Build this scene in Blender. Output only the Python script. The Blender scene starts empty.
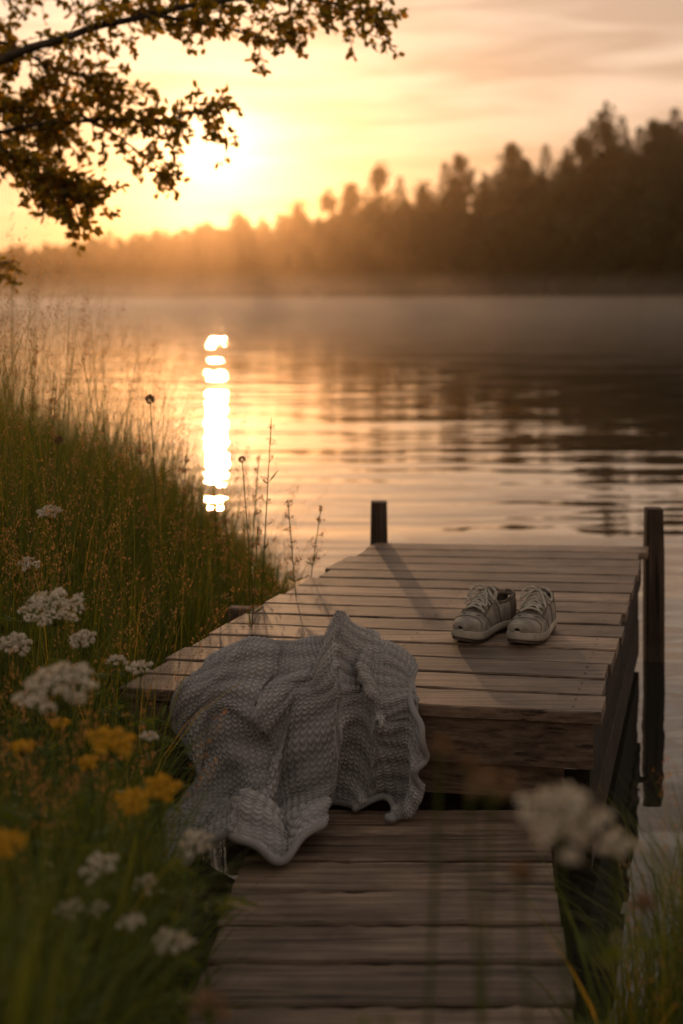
import bpy, math, random, time
import numpy as np
from mathutils import Vector
T0_=time.time()
R=np.random.RandomState(7); random.seed(7)
S=bpy.context.scene
S.view_settings.view_transform='Standard'
S.view_settings.look='None'; S.view_settings.exposure=0; S.view_settings.gamma=1
COL=S.collection
CAMH=1.62; DECK=0.52; LOW=0.24

# ---------------------------------------------------------------- helpers
def mk(name,V,F,mats=(),smooth=False,var=None,parent=None,mi=None,uv=None):
    V=np.asarray(V,dtype=np.float32).reshape(-1,3); F=np.asarray(F,dtype=np.int32)
    k=F.shape[1]; me=bpy.data.meshes.new(name)
    me.vertices.add(len(V)); me.vertices.foreach_set('co',V.ravel())
    me.loops.add(F.size); me.loops.foreach_set('vertex_index',F.ravel())
    me.polygons.add(len(F)); me.polygons.foreach_set('loop_start',np.arange(len(F),dtype=np.int32)*k)
    me.polygons.foreach_set('use_smooth',np.full(len(F),bool(smooth)))
    for m in mats: me.materials.append(m)
    if mi is not None: me.polygons.foreach_set('material_index',np.asarray(mi,dtype=np.int32))
    me.update(calc_edges=True)
    if var is not None:
        a=me.attributes.new('var','FLOAT','POINT'); a.data.foreach_set('value',np.asarray(var,dtype=np.float32))
    ob=bpy.data.objects.new(name,me); COL.objects.link(ob)
    if parent: ob.parent=parent
    return ob
def empty(name,loc=(0,0,0),rot=0,sc=1):
    e=bpy.data.objects.new(name,None); COL.objects.link(e); e.location=loc; e.rotation_euler=(0,0,rot); e.scale=(sc,sc,sc); e.empty_display_size=.1; return e
class Geo:
    def __init__(s): s.V=[];s.F=[];s.var=[];s.mi=[];s.n=0
    def add(s,V,F,var=0.5,mi=0):
        V=np.asarray(V,float).reshape(-1,3);F=np.asarray(F,int)
        s.V.append(V);s.F.append(F+s.n);s.n+=len(V)
        s.var.append(np.broadcast_to(np.asarray(var,float),(len(V),)) if np.ndim(var)<1 else np.asarray(var,float)); s.mi.append(np.full(len(F),mi))
    def obj(s,name,mats,smooth=False,parent=None):
        return mk(name,np.vstack(s.V),np.vstack(s.F),mats,smooth,np.concatenate(s.var),parent,np.concatenate(s.mi))
def unit(v): 
    v=np.asarray(v,float); return v/(np.linalg.norm(v,axis=-1,keepdims=True)+1e-9)
def tube(g,P,r,sides=6,var=.5,mi=0):
    P=np.asarray(P,float); n=len(P); r=np.broadcast_to(np.asarray(r,float),(n,))
    T=unit(np.gradient(P,axis=0)); ref=np.array([0.13,0.21,1.0]); 
    if abs(T[:,2]).mean()>.8: ref=np.array([1.0,.2,.1])
    A=unit(np.cross(T,ref)); B=np.cross(T,A)
    th=np.arange(sides)/sides*2*np.pi
    V=P[:,None]+r[:,None,None]*(np.cos(th)[None,:,None]*A[:,None]+np.sin(th)[None,:,None]*B[:,None])
    i=np.arange(n-1)[:,None]; j=np.arange(sides)[None,:]; k=(j+1)%sides
    F=np.stack([i*sides+j,i*sides+k,(i+1)*sides+k,(i+1)*sides+j],-1).reshape(-1,4)
    g.add(V.reshape(-1,3),F,var,mi)
def quads(g,P,A,B,L,W,var,mi=0):
    P=np.asarray(P,float);n=len(P);L=np.broadcast_to(L,(n,))[:,None];W=np.broadcast_to(W,(n,))[:,None]
    V=np.stack([P,P+A*L*.45+B*W*.5,P+A*L,P+A*L*.45-B*W*.5],1)
    g.add(V.reshape(-1,3),np.arange(4*n).reshape(n,4),np.repeat(np.broadcast_to(var,(n,)),4),mi)
def rdir(n,R=R): return unit(R.normal(size=(n,3)))
def perp(A,R=R): return unit(np.cross(A,rdir(len(A),R)))
def catmull(n_in,n_out):
    x=np.linspace(0,n_in-1,n_out); i=np.clip(np.floor(x).astype(int),0,n_in-2); t=x-i
    W=np.zeros((n_out,n_in)); c=[-.5*t+t*t-.5*t**3,1-2.5*t*t+1.5*t**3,.5*t+2*t*t-1.5*t**3,-.5*t*t+.5*t**3]
    for k in range(4): np.add.at(W,(np.arange(n_out),np.clip(i+k-1,0,n_in-1)),c[k])
    return W
def path(pts,n):
    return catmull(len(pts),n)@np.asarray(pts,float)

# ---------------------------------------------------------------- materials
def newmat(name):
    m=bpy.data.materials.new(name); m.use_nodes=True; nt=m.node_tree; nt.nodes.clear()
    out=nt.nodes.new('ShaderNodeOutputMaterial'); return m,nt,out
def N(nt,t,**kw):
    n=nt.nodes.new(t)
    for k,v in kw.items():
        if k in n.inputs: n.inputs[k].default_value=v
        else: setattr(n,k,v)
    return n
def ramp(nt,stops,src=None):
    n=nt.nodes.new('ShaderNodeValToRGB'); e=n.color_ramp.elements
    while len(e)<len(stops): e.new(.5)
    for i,(p,c) in enumerate(stops): e[i].position=p; e[i].color=(*c,1) if len(c)==3 else c
    if src is not None: nt.links.new(src,n.inputs[0])
    return n
def leafmat(name,stops,trans,tcol_gain=(1.6,1.3,.6),rough=.55):
    m,nt,out=newmat(name); a=N(nt,'ShaderNodeAttribute'); a.attribute_name='var'
    r=ramp(nt,stops,a.outputs['Fac'])
    p=N(nt,'ShaderNodeBsdfPrincipled',Roughness=rough); p.inputs['Specular IOR Level'].default_value=.25
    nt.links.new(r.outputs[0],p.inputs['Base Color'])
    t=N(nt,'ShaderNodeBsdfTranslucent'); mu=N(nt,'ShaderNodeMix',data_type='RGBA',blend_type='MULTIPLY')
    mu.inputs[0].default_value=1; nt.links.new(r.outputs[0],mu.inputs[6]); mu.inputs[7].default_value=(*tcol_gain,1)
    nt.links.new(mu.outputs[2],t.inputs[0])
    mx=N(nt,'ShaderNodeMixShader'); mx.inputs[0].default_value=trans
    nt.links.new(p.outputs[0],mx.inputs[1]); nt.links.new(t.outputs[0],mx.inputs[2]); nt.links.new(mx.outputs[0],out.inputs[0])
    return m
def wood(name,sc,gain=1.0,rough=.6):
    m,nt,out=newmat(name); tc=N(nt,'ShaderNodeTexCoord'); a=N(nt,'ShaderNodeAttribute'); a.attribute_name='var'
    mp=N(nt,'ShaderNodeMapping'); mp.inputs['Scale'].default_value=sc; nt.links.new(tc.outputs['Object'],mp.inputs[0])
    ml=N(nt,'ShaderNodeMath',operation='MULTIPLY'); ml.inputs[1].default_value=37; nt.links.new(a.outputs['Fac'],ml.inputs[0])
    def noise(s,d,dist=0,vec=mp):
        n=N(nt,'ShaderNodeTexNoise',noise_dimensions='4D'); n.inputs['Scale'].default_value=s;n.inputs['Detail'].default_value=d;n.inputs['Distortion'].default_value=dist
        n.inputs['Roughness'].default_value=.6
        nt.links.new(vec.outputs[0],n.inputs['Vector']); nt.links.new(ml.outputs[0],n.inputs['W']); return n
    g1=noise(1.0,6,.5); g2=noise(.55,4,.3)
    mp2=N(nt,'ShaderNodeMapping'); mp2.inputs['Scale'].default_value=(1,1,1); nt.links.new(tc.outputs['Object'],mp2.inputs[0])
    blot=noise(5.5,6,0,mp2)
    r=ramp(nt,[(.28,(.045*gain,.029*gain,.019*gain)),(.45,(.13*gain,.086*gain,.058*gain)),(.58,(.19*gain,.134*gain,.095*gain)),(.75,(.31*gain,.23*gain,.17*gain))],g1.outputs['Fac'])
    cr=ramp(nt,[(.35,(.10,.08,.07)),(.42,(1,1,1))],g2.outputs['Fac'])
    mu=N(nt,'ShaderNodeMix',data_type='RGBA',blend_type='MULTIPLY'); mu.inputs[0].default_value=.85
    nt.links.new(r.outputs[0],mu.inputs[6]); nt.links.new(cr.outputs[0],mu.inputs[7])
    br=ramp(nt,[(.32,(.55,.53,.51)),(.68,(1.32,1.28,1.24))],blot.outputs['Fac'])
    mu2=N(nt,'ShaderNodeMix',data_type='RGBA',blend_type='MULTIPLY'); mu2.inputs[0].default_value=1
    nt.links.new(mu.outputs[2],mu2.inputs[6]); nt.links.new(br.outputs[0],mu2.inputs[7])
    vb=N(nt,'ShaderNodeMapRange'); vb.inputs[3].default_value=.60; vb.inputs[4].default_value=1.32
    fr=N(nt,'ShaderNodeMath',operation='FRACT'); m7=N(nt,'ShaderNodeMath',operation='MULTIPLY'); m7.inputs[1].default_value=7.3
    nt.links.new(a.outputs['Fac'],m7.inputs[0]); nt.links.new(m7.outputs[0],fr.inputs[0]); nt.links.new(fr.outputs[0],vb.inputs[0])
    mu3=N(nt,'ShaderNodeMix',data_type='RGBA',blend_type='MULTIPLY'); mu3.inputs[0].default_value=1
    nt.links.new(mu2.outputs[2],mu3.inputs[6]); nt.links.new(vb.outputs[0],mu3.inputs[7])
    p=N(nt,'ShaderNodeBsdfPrincipled',Roughness=rough); p.inputs['Specular IOR Level'].default_value=.3
    nt.links.new(mu3.outputs[2],p.inputs['Base Color'])
    b=N(nt,'ShaderNodeBump'); b.inputs['Strength'].default_value=.5; b.inputs['Distance'].default_value=.0009
    nt.links.new(g1.outputs['Fac'],b.inputs['Height']); nt.links.new(b.outputs[0],p.inputs['Normal'])
    nt.links.new(p.outputs[0],out.inputs[0]); return m
def noisy(name,c1,c2,scale,rough=.8,bump=.0,bdist=.002,sheen=0):
    m,nt,out=newmat(name); tc=N(nt,'ShaderNodeTexCoord'); n=N(nt,'ShaderNodeTexNoise'); n.inputs['Scale'].default_value=scale; n.inputs['Detail'].default_value=6
    nt.links.new(tc.outputs['Object'],n.inputs['Vector']); r=ramp(nt,[(.35,c1),(.65,c2)],n.outputs['Fac'])
    p=N(nt,'ShaderNodeBsdfPrincipled',Roughness=rough); p.inputs['Sheen Weight'].default_value=sheen; p.inputs['Specular IOR Level'].default_value=.2
    nt.links.new(r.outputs[0],p.inputs['Base Color'])
    if bump:
        n2=N(nt,'ShaderNodeTexNoise'); n2.inputs['Scale'].default_value=scale*6; n2.inputs['Detail'].default_value=4; nt.links.new(tc.outputs['Object'],n2.inputs['Vector'])
        b=N(nt,'ShaderNodeBump'); b.inputs['Strength'].default_value=bump; b.inputs['Distance'].default_value=bdist
        nt.links.new(n2.outputs['Fac'],b.inputs['Height']); nt.links.new(b.outputs[0],p.inputs['Normal'])
    nt.links.new(p.outputs[0],out.inputs[0]); return m

M_deck=wood('weathered_planks',(3,100,100),1.22,.58)
M_low=wood('walkway_planks',(3,75,75),1.1,.66)
M_beam=wood('beam_wood',(3,80,80),.95,.75)
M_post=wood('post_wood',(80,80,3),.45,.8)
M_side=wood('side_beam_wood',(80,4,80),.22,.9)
M_ground=noisy('soil_and_moss',(.018,.020,.008),(.05,.042,.022),3,.95,.6,.03)
M_grass=leafmat('grass_blade',[(0,(.042,.074,.014)),(.5,(.095,.125,.024)),(.8,(.20,.175,.040)),(1,(.40,.27,.07))],.5,(2.2,1.65,.5))
M_seed=leafmat('dry_seed_head',[(0,(.18,.11,.045)),(1,(.44,.28,.12))],.5,(1.7,1.15,.6))
M_leaf=leafmat('tree_leaf',[(0,(.08,.095,.018)),(.6,(.19,.16,.028)),(1,(.42,.25,.035))],.65,(3.0,2.0,.5))
M_bark=noisy('bark',(.03,.022,.015),(.08,.06,.04),14,.9,.8,.01)
M_far=leafmat('forest_foliage',[(0,(.013,.026,.007)),(.6,(.030,.047,.011)),(1,(.052,.062,.015))],.25,(1.4,1.15,.5))
M_white=leafmat('white_floret',[(0,(.46,.41,.33)),(1,(.76,.70,.60))],.35,(1,.93,.78))
M_yellow=leafmat('yellow_floret',[(0,(.50,.29,.02)),(1,(.72,.45,.04))],.35,(1,.9,.5))
M_brown=leafmat('brown_floret',[(0,(.16,.09,.05)),(1,(.32,.2,.11))],.3,(1,.9,.6))

# ---------------------------------------------------------------- terrain
def xs(Y): return np.interp(Y,[-60,1.0,1.8,2.3,2.75,3.3,4,5,6,7.5,9,11,14,20,40,90],[60,14,5.0,2.6,1.0,.3,-.42,-.34,-.24,-.34,-.95,-2.2,-4.2,-9,-34,-140])
def Ys(X): return np.interp(X,[-900,-300,-110,49,110,300,900],[620,600,450,200,150,110,100])
def Hh(X,Y): return np.interp(X/np.maximum(Y,1),[-.3,-.1,.0,.1,.2,.3],[10,12,13,18,24,26])
def ground_z(X,Y):
    d=xs(Y)-X
    z=np.where(d>0,.27*(1-np.exp(-np.maximum(d,0)/.45))+.03*np.clip(d-1.2,0,12),np.maximum(-1.3,d*.7))
    z=z+np.where(d>0,.025*np.sin(X*5.1+1)*np.sin(Y*4.3),0)
    und=(X>-.36)&(X<.62)&(Y>-1)&(Y<3.9); z=np.where(und,np.minimum(z,.10),z)
    d2=Y-Ys(X); far=np.where(d2>0,.15+Hh(X,Y)*(1-np.exp(-np.maximum(d2,0)/45)),np.maximum(-1.3,d2*.1))
    return np.maximum(z,far)
xa=np.concatenate([-np.geomspace(3000,6,60),np.arange(-5.9,6,.12),np.geomspace(6,3000,60)])
ya=np.concatenate([-np.geomspace(300,4,15),np.arange(-3.9,16,.14),np.geomspace(16.2,3500,130)])
GX,GY=np.meshgrid(xa,ya); GZ=ground_z(GX,GY)
nx,ny=len(xa),len(ya); idx=np.arange(nx*ny).reshape(ny,nx)
F=np.stack([idx[:-1,:-1],idx[:-1,1:],idx[1:,1:],idx[1:,:-1]],-1).reshape(-1,4)
mk('ground',np.stack([GX,GY,GZ],-1),F,[M_ground],True)

# water
m,nt,out=newmat('lake_water'); tc=N(nt,'ShaderNodeTexCoord')
p=N(nt,'ShaderNodeBsdfPrincipled',Roughness=.015,IOR=1.33); p.inputs['Base Color'].default_value=(.020,.018,.014,1)
p.inputs['Specular IOR Level'].default_value=.5
def wn(scale,sc,det,dist=0,rot=.06):
    mp=N(nt,'ShaderNodeMapping'); mp.inputs['Scale'].default_value=sc; mp.inputs['Rotation'].default_value=(0,0,rot); nt.links.new(tc.outputs['Object'],mp.inputs[0])
    n=N(nt,'ShaderNodeTexNoise'); n.inputs['Scale'].default_value=scale; n.inputs['Detail'].default_value=det; n.inputs['Distortion'].default_value=dist
    nt.links.new(mp.outputs[0],n.inputs['Vector']); return n
prev=None
for (n_,dist_) in ((wn(.50,(.28,1,1),1,.4),.030),(wn(1.5,(.34,1,1),1,.4,-.10),.0155),(wn(4.6,(.45,1,1),1,.2,.12),.0026)):
    b1=N(nt,'ShaderNodeBump'); b1.inputs['Strength'].default_value=1; b1.inputs['Distance'].default_value=dist_; nt.links.new(n_.outputs['Fac'],b1.inputs['Height'])
    if prev: nt.links.new(prev.outputs[0],b1.inputs['Normal'])
    prev=b1
nt.links.new(prev.outputs[0],p.inputs['Normal']); nt.links.new(p.outputs[0],out.inputs[0])
mk('lake_water',[(-3000,-100,0),(3000,-100,0),(3000,3400,0),(-3000,3400,0)],[(0,1,2,3)],[m])

# ---------------------------------------------------------------- dock
FR0=np.array([-.644,3.98]);FR1=np.array([.681,3.729]);BK0=np.array([.165,6.364]);BK1=np.array([1.363,6.286])
def board(g,a0,a1,b0,b1,ztop,th,var,seg=14,ch=.004,jit=.0012,warp=.0002):
    t=np.linspace(0,1,seg)[:,None]; A=a0*(1-t)+a1*t; B=b0*(1-t)+b1*t
    A=A+R.normal(0,jit,A.shape)*[0,1]; B=B+R.normal(0,jit,B.shape)*[0,1]
    D=unit(B-A); wv=R.normal(0,warp,seg).cumsum()
    def P(base,off,z): 
        q=base+D*off; return np.column_stack([q,np.full(seg,z)+wv])
    prof=[P(A,0,ztop-th),P(A,0,ztop-ch),P(A,ch,ztop),P(B,-ch,ztop),P(B,0,ztop-ch),P(B,0,ztop-th)]
    V=np.stack(prof,1); k=6; F=[]
    for i in range(seg-1):
        for j in range(k):
            l=(j+1)%k; F.append((i*k+j,i*k+l,(i+1)*k+l,(i+1)*k+j))
    for e,o in ((0,1),((seg-1)*k,-1)):
        q=[(e,e+1,e+4,e+5),(e+1,e+2,e+3,e+4)]; F+= [x if o==1 else x[::-1] for x in q]
    g.add(V.reshape(-1,3),F,var)
def box(g,lo,hi,var=.5,mi=0):
    x0,y0,z0=lo;x1,y1,z1=hi
    V=[(x0,y0,z0),(x1,y0,z0),(x1,y1,z0),(x0,y1,z0),(x0,y0,z1),(x1,y0,z1),(x1,y1,z1),(x0,y1,z1)]
    g.add(V,[(0,3,2,1),(4,5,6,7),(0,1,5,4),(1,2,6,5),(2,3,7,6),(3,0,4,7)],var,mi)
dock=empty('wooden_dock')
g=Geo(); nb=15; nails=Geo()
for i in range(nb):
    t0=i/nb; t1=(i+1)/nb-.0070
    l0,l1=FR0+(BK0-FR0)*t0,FR0+(BK0-FR0)*t1; r0,r1=FR1+(BK1-FR1)*t0,FR1+(BK1-FR1)*t1
    e0,e1=R.uniform(-.018,.02,2); dx=unit(r0-l0)
    board(g,l0-dx*e0,r0+dx*e1,l1-dx*e0,r1+dx*e1,DECK+R.uniform(-.0012,.0012),.032,R.rand(),18,.0035,.0022,.0003)
    for s in (.05,.95,.5):
        for q in (.28,.72):
            c=(l0*(1-q)+l1*q)*(1-s)+(r0*(1-q)+r1*q)*s; 
            th=np.arange(8)/8*2*np.pi; rr=.0045
            V=[(c[0]+rr*math.cos(a),c[1]+rr*math.sin(a),DECK+.0024) for a in th]+[(c[0],c[1],DECK+.0030)]
            nails.add(V,[(j,j+1,j+2,8) for j in (0,2,4)]+[(6,7,0,8)],.5)
g.obj('deck_planks',[M_deck],parent=dock)
nails.obj('nail_heads',[noisy('rusty_nail',(.03,.018,.012),(.06,.035,.02),60,.6)],parent=dock)
g=Geo(); fx=unit(FR1-FR0); fy=np.array([-fx[1],fx[0]])
def fb(a,b,y0,y1,zt,th,var):
    board(g,FR0+fx*a+fy*y0,FR0+fx*b+fy*y0,FR0+fx*a+fy*y1,FR0+fx*b+fy*y1,zt,th,var,14,.006,.001)
W=np.linalg.norm(FR1-FR0)
fb(.03,W-.01,.018,.060,DECK-.036,.125,.31)
fb(.10,W-.09,.075,.12,DECK-.166,.10,.77)
fb(.0,W-.2,1.2,1.26,DECK-.036,.12,.2)
g.obj('cross_beams',[M_beam],parent=dock)
g=Geo()
for (A,B,sg) in ((FR1,BK1,1),(FR0,BK0,-1)):
    d=unit(B-A); n=np.array([d[1],-d[0]])*sg
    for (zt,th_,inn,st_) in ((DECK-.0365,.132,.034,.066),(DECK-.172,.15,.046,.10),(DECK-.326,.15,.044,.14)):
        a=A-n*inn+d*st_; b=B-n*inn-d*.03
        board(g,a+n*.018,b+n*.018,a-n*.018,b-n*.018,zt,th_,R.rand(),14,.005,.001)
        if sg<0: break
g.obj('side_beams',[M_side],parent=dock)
def post(g,x,y,z0,z1,r,var):
    n=10; zz=np.linspace(z0,z1,n); c=r*.25
    prof=[(-r+c,-r),(r-c,-r),(r,-r+c),(r,r-c),(r-c,r),(-r+c,r),(-r,r-c),(-r,-r+c)]
    V=[];F=[]
    for i,z in enumerate(zz):
        s=1+R.normal(0,.015)
        if i==n-1: V+=[(x+a*.88,y+b*.88,z) for a,b in prof]
        else: V+=[(x+a*s,y+b*s,min(z,z1-.008)) for a,b in prof]
    for i in range(n-1):
        for j in range(8): F.append((i*8+j,i*8+(j+1)%8,(i+1)*8+(j+1)%8,(i+1)*8+j))
    e=(n-1)*8; F+=[(e,e+1,e+2,e+3),(e,e+3,e+4,e+7),(e+4,e+5,e+6,e+7)]
    g.add(V,F,var)
g=Geo()
post(g,.172,6.43,-1.3,DECK+.175,.041,.2); post(g,1.405,6.30,-1.3,DECK+.165,.042,.6)
post(g,.56,3.90,-1.3,DECK-.17,.04,.8); post(g,-.52,4.17,-1.3,DECK-.17,.04,.35)
post(g,-.10,5.3,-1.3,DECK-.04,.04,.1)
g.obj('posts',[M_post],parent=dock)
walk=empty('wooden_walkway'); g=Geo()
y=3.80; 
while y>.3:
    w=.178; t=lambda yy:(yy-2.67)/(3.75-2.67)
    L=lambda yy:-.312+(.112)*t(yy); Rr=lambda yy:.445+.108*t(yy)
    e0,e1=R.uniform(-.012,.012,2); y0=y-w+.016
    board(g,np.array([L(y0)-e0,y0]),np.array([Rr(y0)+e1,y0]),np.array([L(y)-e0,y]),np.array([Rr(y)+e1,y]),LOW+R.uniform(-.002,.002),.035,R.rand(),22,.006,.0030,.0004)
    y-=w
g.obj('walkway_planks',[M_low],parent=walk)
g=Geo(); box(g,(-.22,.4,LOW-.15),(-.17,3.82,LOW-.041),.3); box(g,(.36,.4,LOW-.15),(.41,3.82,LOW-.041),.6)
g.obj('walkway_joists',[M_side],parent=walk)
g=Geo(); post(g,.50,3.70,-1.2,LOW-.045,.035,.4); post(g,.44,2.5,-.6,LOW-.045,.035,.7); post(g,-.12,3.70,-.8,LOW-.045,.035,.1)
g.obj('walkway_posts',[M_post],parent=walk)

# ---------------------------------------------------------------- blanket (position-based cloth relaxed in numpy)
nu,nv=100,92
u=np.linspace(0,1,nu)[None,:]; v=np.linspace(0,1,nv)[:,None]
U=u+0*v; V_=v+0*u
sm=lambda x:np.clip(x,0,1)**2*(3-2*np.clip(x,0,1))
Lb=.56-.26*np.abs(2*U-1)**2.2; hang=.31; pool=-.02+.42*sm((.70-U)/.3)
a=V_*(Lb+hang+pool)
wdt=np.interp(a-Lb,[-.6,-.25,0,.3,.7],[.48,.58,.62,.58,.50]); cx=np.interp(a-Lb,[-.6,0,.3,.7],[-.04,-.115,-.13,-.17])
X=cx+(U-.5)*wdt
Ye=3.98-.1894*(X+.644)
t1=np.clip((a-Lb)/hang,0,1); t2=np.maximum(a-Lb-hang,0)
Y=Ye-.05+np.maximum(Lb-a,0)-.11*t1-.95*t2; Z=.645-.28*sm(t1)
k=np.sin(np.pi*np.clip((a-Lb+.12)/(hang+.24),0,1))
nrm=unit(np.stack([0*X,-k,1-.75*k],-1))
# folds sweep diagonally from the upper middle to the lower left
ph=2*np.pi*4.0*(U+.05*np.sin(5*U+2))+3.4*(V_-.5)+.8*np.sin(4.0*V_+3*U)
amp=(.064+.016*np.sin(7*U+2.3+3*V_))*np.interp(V_,[0,.12,.36,1],[.22,.40,1,.85])
disp=amp*(np.sin(ph)+.25*np.sin(2*ph+1.1))+.020*np.sin(13*a+6*U)*np.clip((Lb-a)/.15,0,1)
X=X+.034*np.cos(ph)*np.interp(V_,[0,.4,1],[.3,1,.9])
P0=np.stack([X,Y,Z],-1)+nrm*disp[...,None]
def mound(x,y):   # folded-under layers the visible layer rests on
    return .085*np.exp(-((x-.01)/.20)**2-((y-4.12)/.20)**2)+.080*np.exp(-((x+.27)/.12)**2-((y-4.06)/.14)**2)+.05*np.exp(-((x-.14)/.07)**2-((y-3.98)/.12)**2)
def relax(P0,steps=26,iters=10):
    P=P0.copy(); Q=P0.copy(); dt=1/70.; g_=np.array([0,0,-9.81])*dt*dt
    def rest(A,B): return np.linalg.norm(P0[A]-P0[B],axis=-1,keepdims=True)
    cons=[]
    def axis_pairs(ax,st):
        n=P0.shape[ax]
        for o in range(2*st):
            i0=np.arange(n)[o::2*st]; i0=i0[i0+st<n]
            if len(i0)==0: continue
            A=(i0[:,None],np.arange(P0.shape[1])[None,:]) if ax==0 else (np.arange(P0.shape[0])[:,None],i0[None,:])
            B=(i0[:,None]+st,np.arange(P0.shape[1])[None,:]) if ax==0 else (np.arange(P0.shape[0])[:,None],i0[None,:]+st)
            yield A,B
    for ax in (0,1):
        for A,B in axis_pairs(ax,1): cons.append((A,B,rest(A,B),.5))
    for dx_ in (1,-1):
        for o in (0,1):
            r_=np.arange(nv-1)[o::2][:,None]; 
            for o2 in (0,1):
                c_=np.arange(nu-1)[o2::2][None,:]
                A=(r_,c_+(0 if dx_==1 else 1)); B=(r_+1,c_+(1 if dx_==1 else 0)); cons.append((A,B,rest(A,B),.2))
    for ax in (0,1):
        for A,B in axis_pairs(ax,4): cons.append((A,B,rest(A,B),.35))
    for A,B in axis_pairs(1,10): cons.append((A,B,rest(A,B),.32))
    I,J=np.meshgrid(np.arange(0,nv,2),np.arange(0,nu,2),indexing='ij'); ci,cj=I.ravel(),J.ravel()
    far=(np.abs(ci[:,None]-ci[None])>3)|(np.abs(cj[:,None]-cj[None])>3); MD=.028
    for s in range(steps):
        vel=(P-Q)*.92; Q=P.copy(); P=P+vel+g_
        for it in range(iters):
            for A,B,r0,k_ in cons:
                d=P[B]-P[A]; l=np.linalg.norm(d,axis=-1,keepdims=True)+1e-9; c=d*((l-r0)/l)*k_
                P[A]+=c; P[B]-=c
            x,y,z=P[...,0],P[...,1],P[...,2]
            ye=3.98-.1894*(x+.644); th=.014
            lo=z<LOW+th; dk=DECK+th+mound(x,y)*np.clip((y-ye)/.12,0,1)
            ins=(y>ye-th)&(z<dk)
            top=ins&((DECK+th-z)<(y-(ye-th))*1.2+.004); fr=ins&~top
            P[...,2]=np.where(top,dk,np.where(lo,LOW+th,z)); P[...,1]=np.where(fr,ye-th,y)
            ct=(top|lo|fr)
            Q[ct,0]+=(P[ct,0]-Q[ct,0])*.6; Q[ct,1]+=(P[ct,1]-Q[ct,1])*.6
        if s%2==1:
            C=P[ci,cj].astype(np.float32); n2=(C**2).sum(1); D2=n2[:,None]+n2[None]-2*C@C.T
            a_,b_=np.nonzero((D2<MD*MD)&far); 
            if len(a_):
                d=C[a_]-C[b_]; l=np.sqrt((d**2).sum(1,keepdims=True))+1e-6; c=d/l*(MD-l)*.35
                acc=np.zeros((len(ci),3)); cn=np.zeros((len(ci),1)); np.add.at(acc,a_,c); np.add.at(cn,a_,1); acc/=np.maximum(cn,1)
                P[ci,cj]+=acc
    return P
t_=time.time(); Pf=relax(P0); print('relax',time.time()-t_,np.abs(Pf-P0).mean(),Pf.reshape(-1,3).min(0),Pf.reshape(-1,3).max(0))
if not np.isfinite(Pf).all(): Pf=P0
for _ in range(5):
    Q=Pf.copy(); Q[1:-1,1:-1]=.5*Pf[1:-1,1:-1]+.125*(Pf[:-2,1:-1]+Pf[2:,1:-1]+Pf[1:-1,:-2]+Pf[1:-1,2:])
    for s_ in (0,-1):
        Q[s_,1:-1]=.5*Pf[s_,1:-1]+.25*(Pf[s_,:-2]+Pf[s_,2:]); Q[1:-1,s_]=.5*Pf[1:-1,s_]+.25*(Pf[:-2,s_]+Pf[2:,s_])
    Pf=Q
NU,NV=840,760
A1=catmull(nv,NV);A2=catmull(nu,NU)
big=np.tensordot(A1,Pf,(1,0)); big=np.tensordot(A2,big,(1,1)).transpose(1,0,2)
du=np.gradient(big,axis=1);dv=np.gradient(big,axis=0); nn=unit(np.cross(du,dv)); 
if nn[...,2].mean()<0: nn=-nn
cU=np.linalg.norm(du,axis=-1).mean(0).cumsum(); cV=np.linalg.norm(dv,axis=-1).mean(1).cumsum()
print('cloth len',cU[-1],cV[-1])
uu=cU[None,:]; vv=cV[:,None]
uw=uu+.004*np.sin(vv*19+uu*7)+.002*np.sin(vv*51+1); vw=vv+.004*np.sin(uu*17+2)+.002*np.sin(uu*47+vv*9)
pu,pv=.0175,.0120
fu=(uw/pu)%1; vs=np.abs(fu-.5)*2
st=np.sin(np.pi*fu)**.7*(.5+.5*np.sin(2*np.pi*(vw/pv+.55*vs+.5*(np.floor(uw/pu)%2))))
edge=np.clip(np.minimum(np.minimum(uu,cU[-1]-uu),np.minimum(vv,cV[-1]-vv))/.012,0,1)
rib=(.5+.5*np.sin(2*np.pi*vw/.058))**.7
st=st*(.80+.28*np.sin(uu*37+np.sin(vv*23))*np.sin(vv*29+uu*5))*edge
big0=big.copy()
big=big+nn*((.0052*st+.0065*rib*edge)+.003)[...,None]+R.normal(0,.0003,big.shape)
idx=np.arange(NU*NV).reshape(NV,NU); F=np.stack([idx[:-1,:-1],idx[1:,:-1],idx[1:,1:],idx[:-1,1:]],-1).reshape(-1,4)
m,nt,out=newmat('knit_wool'); a_=N(nt,'ShaderNodeAttribute'); a_.attribute_name='var'; tc=N(nt,'ShaderNodeTexCoord')
n=N(nt,'ShaderNodeTexNoise'); n.inputs['Scale'].default_value=420; n.inputs['Detail'].default_value=3; nt.links.new(tc.outputs['Object'],n.inputs['Vector'])
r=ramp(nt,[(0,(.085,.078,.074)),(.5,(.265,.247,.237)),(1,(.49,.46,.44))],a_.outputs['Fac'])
r2=ramp(nt,[(.3,(.65,.65,.65)),(.7,(1.25,1.25,1.25))],n.outputs['Fac'])
mu=N(nt,'ShaderNodeMix',data_type='RGBA',blend_type='MULTIPLY'); mu.inputs[0].default_value=1; nt.links.new(r.outputs[0],mu.inputs[6]); nt.links.new(r2.outputs[0],mu.inputs[7])
p=N(nt,'ShaderNodeBsdfPrincipled',Roughness=1.0); p.inputs['Specular IOR Level'].default_value=.05
b=N(nt,'ShaderNodeBump'); b.inputs['Strength'].default_value=.6; b.inputs['Distance'].default_value=.002; nt.links.new(n.outputs['Fac'],b.inputs['Height']); nt.links.new(b.outputs[0],p.inputs['Normal'])
nt.links.new(mu.outputs[2],p.inputs['Base Color']); nt.links.new(p.outputs[0],out.inputs[0]); M_knit=m
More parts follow.
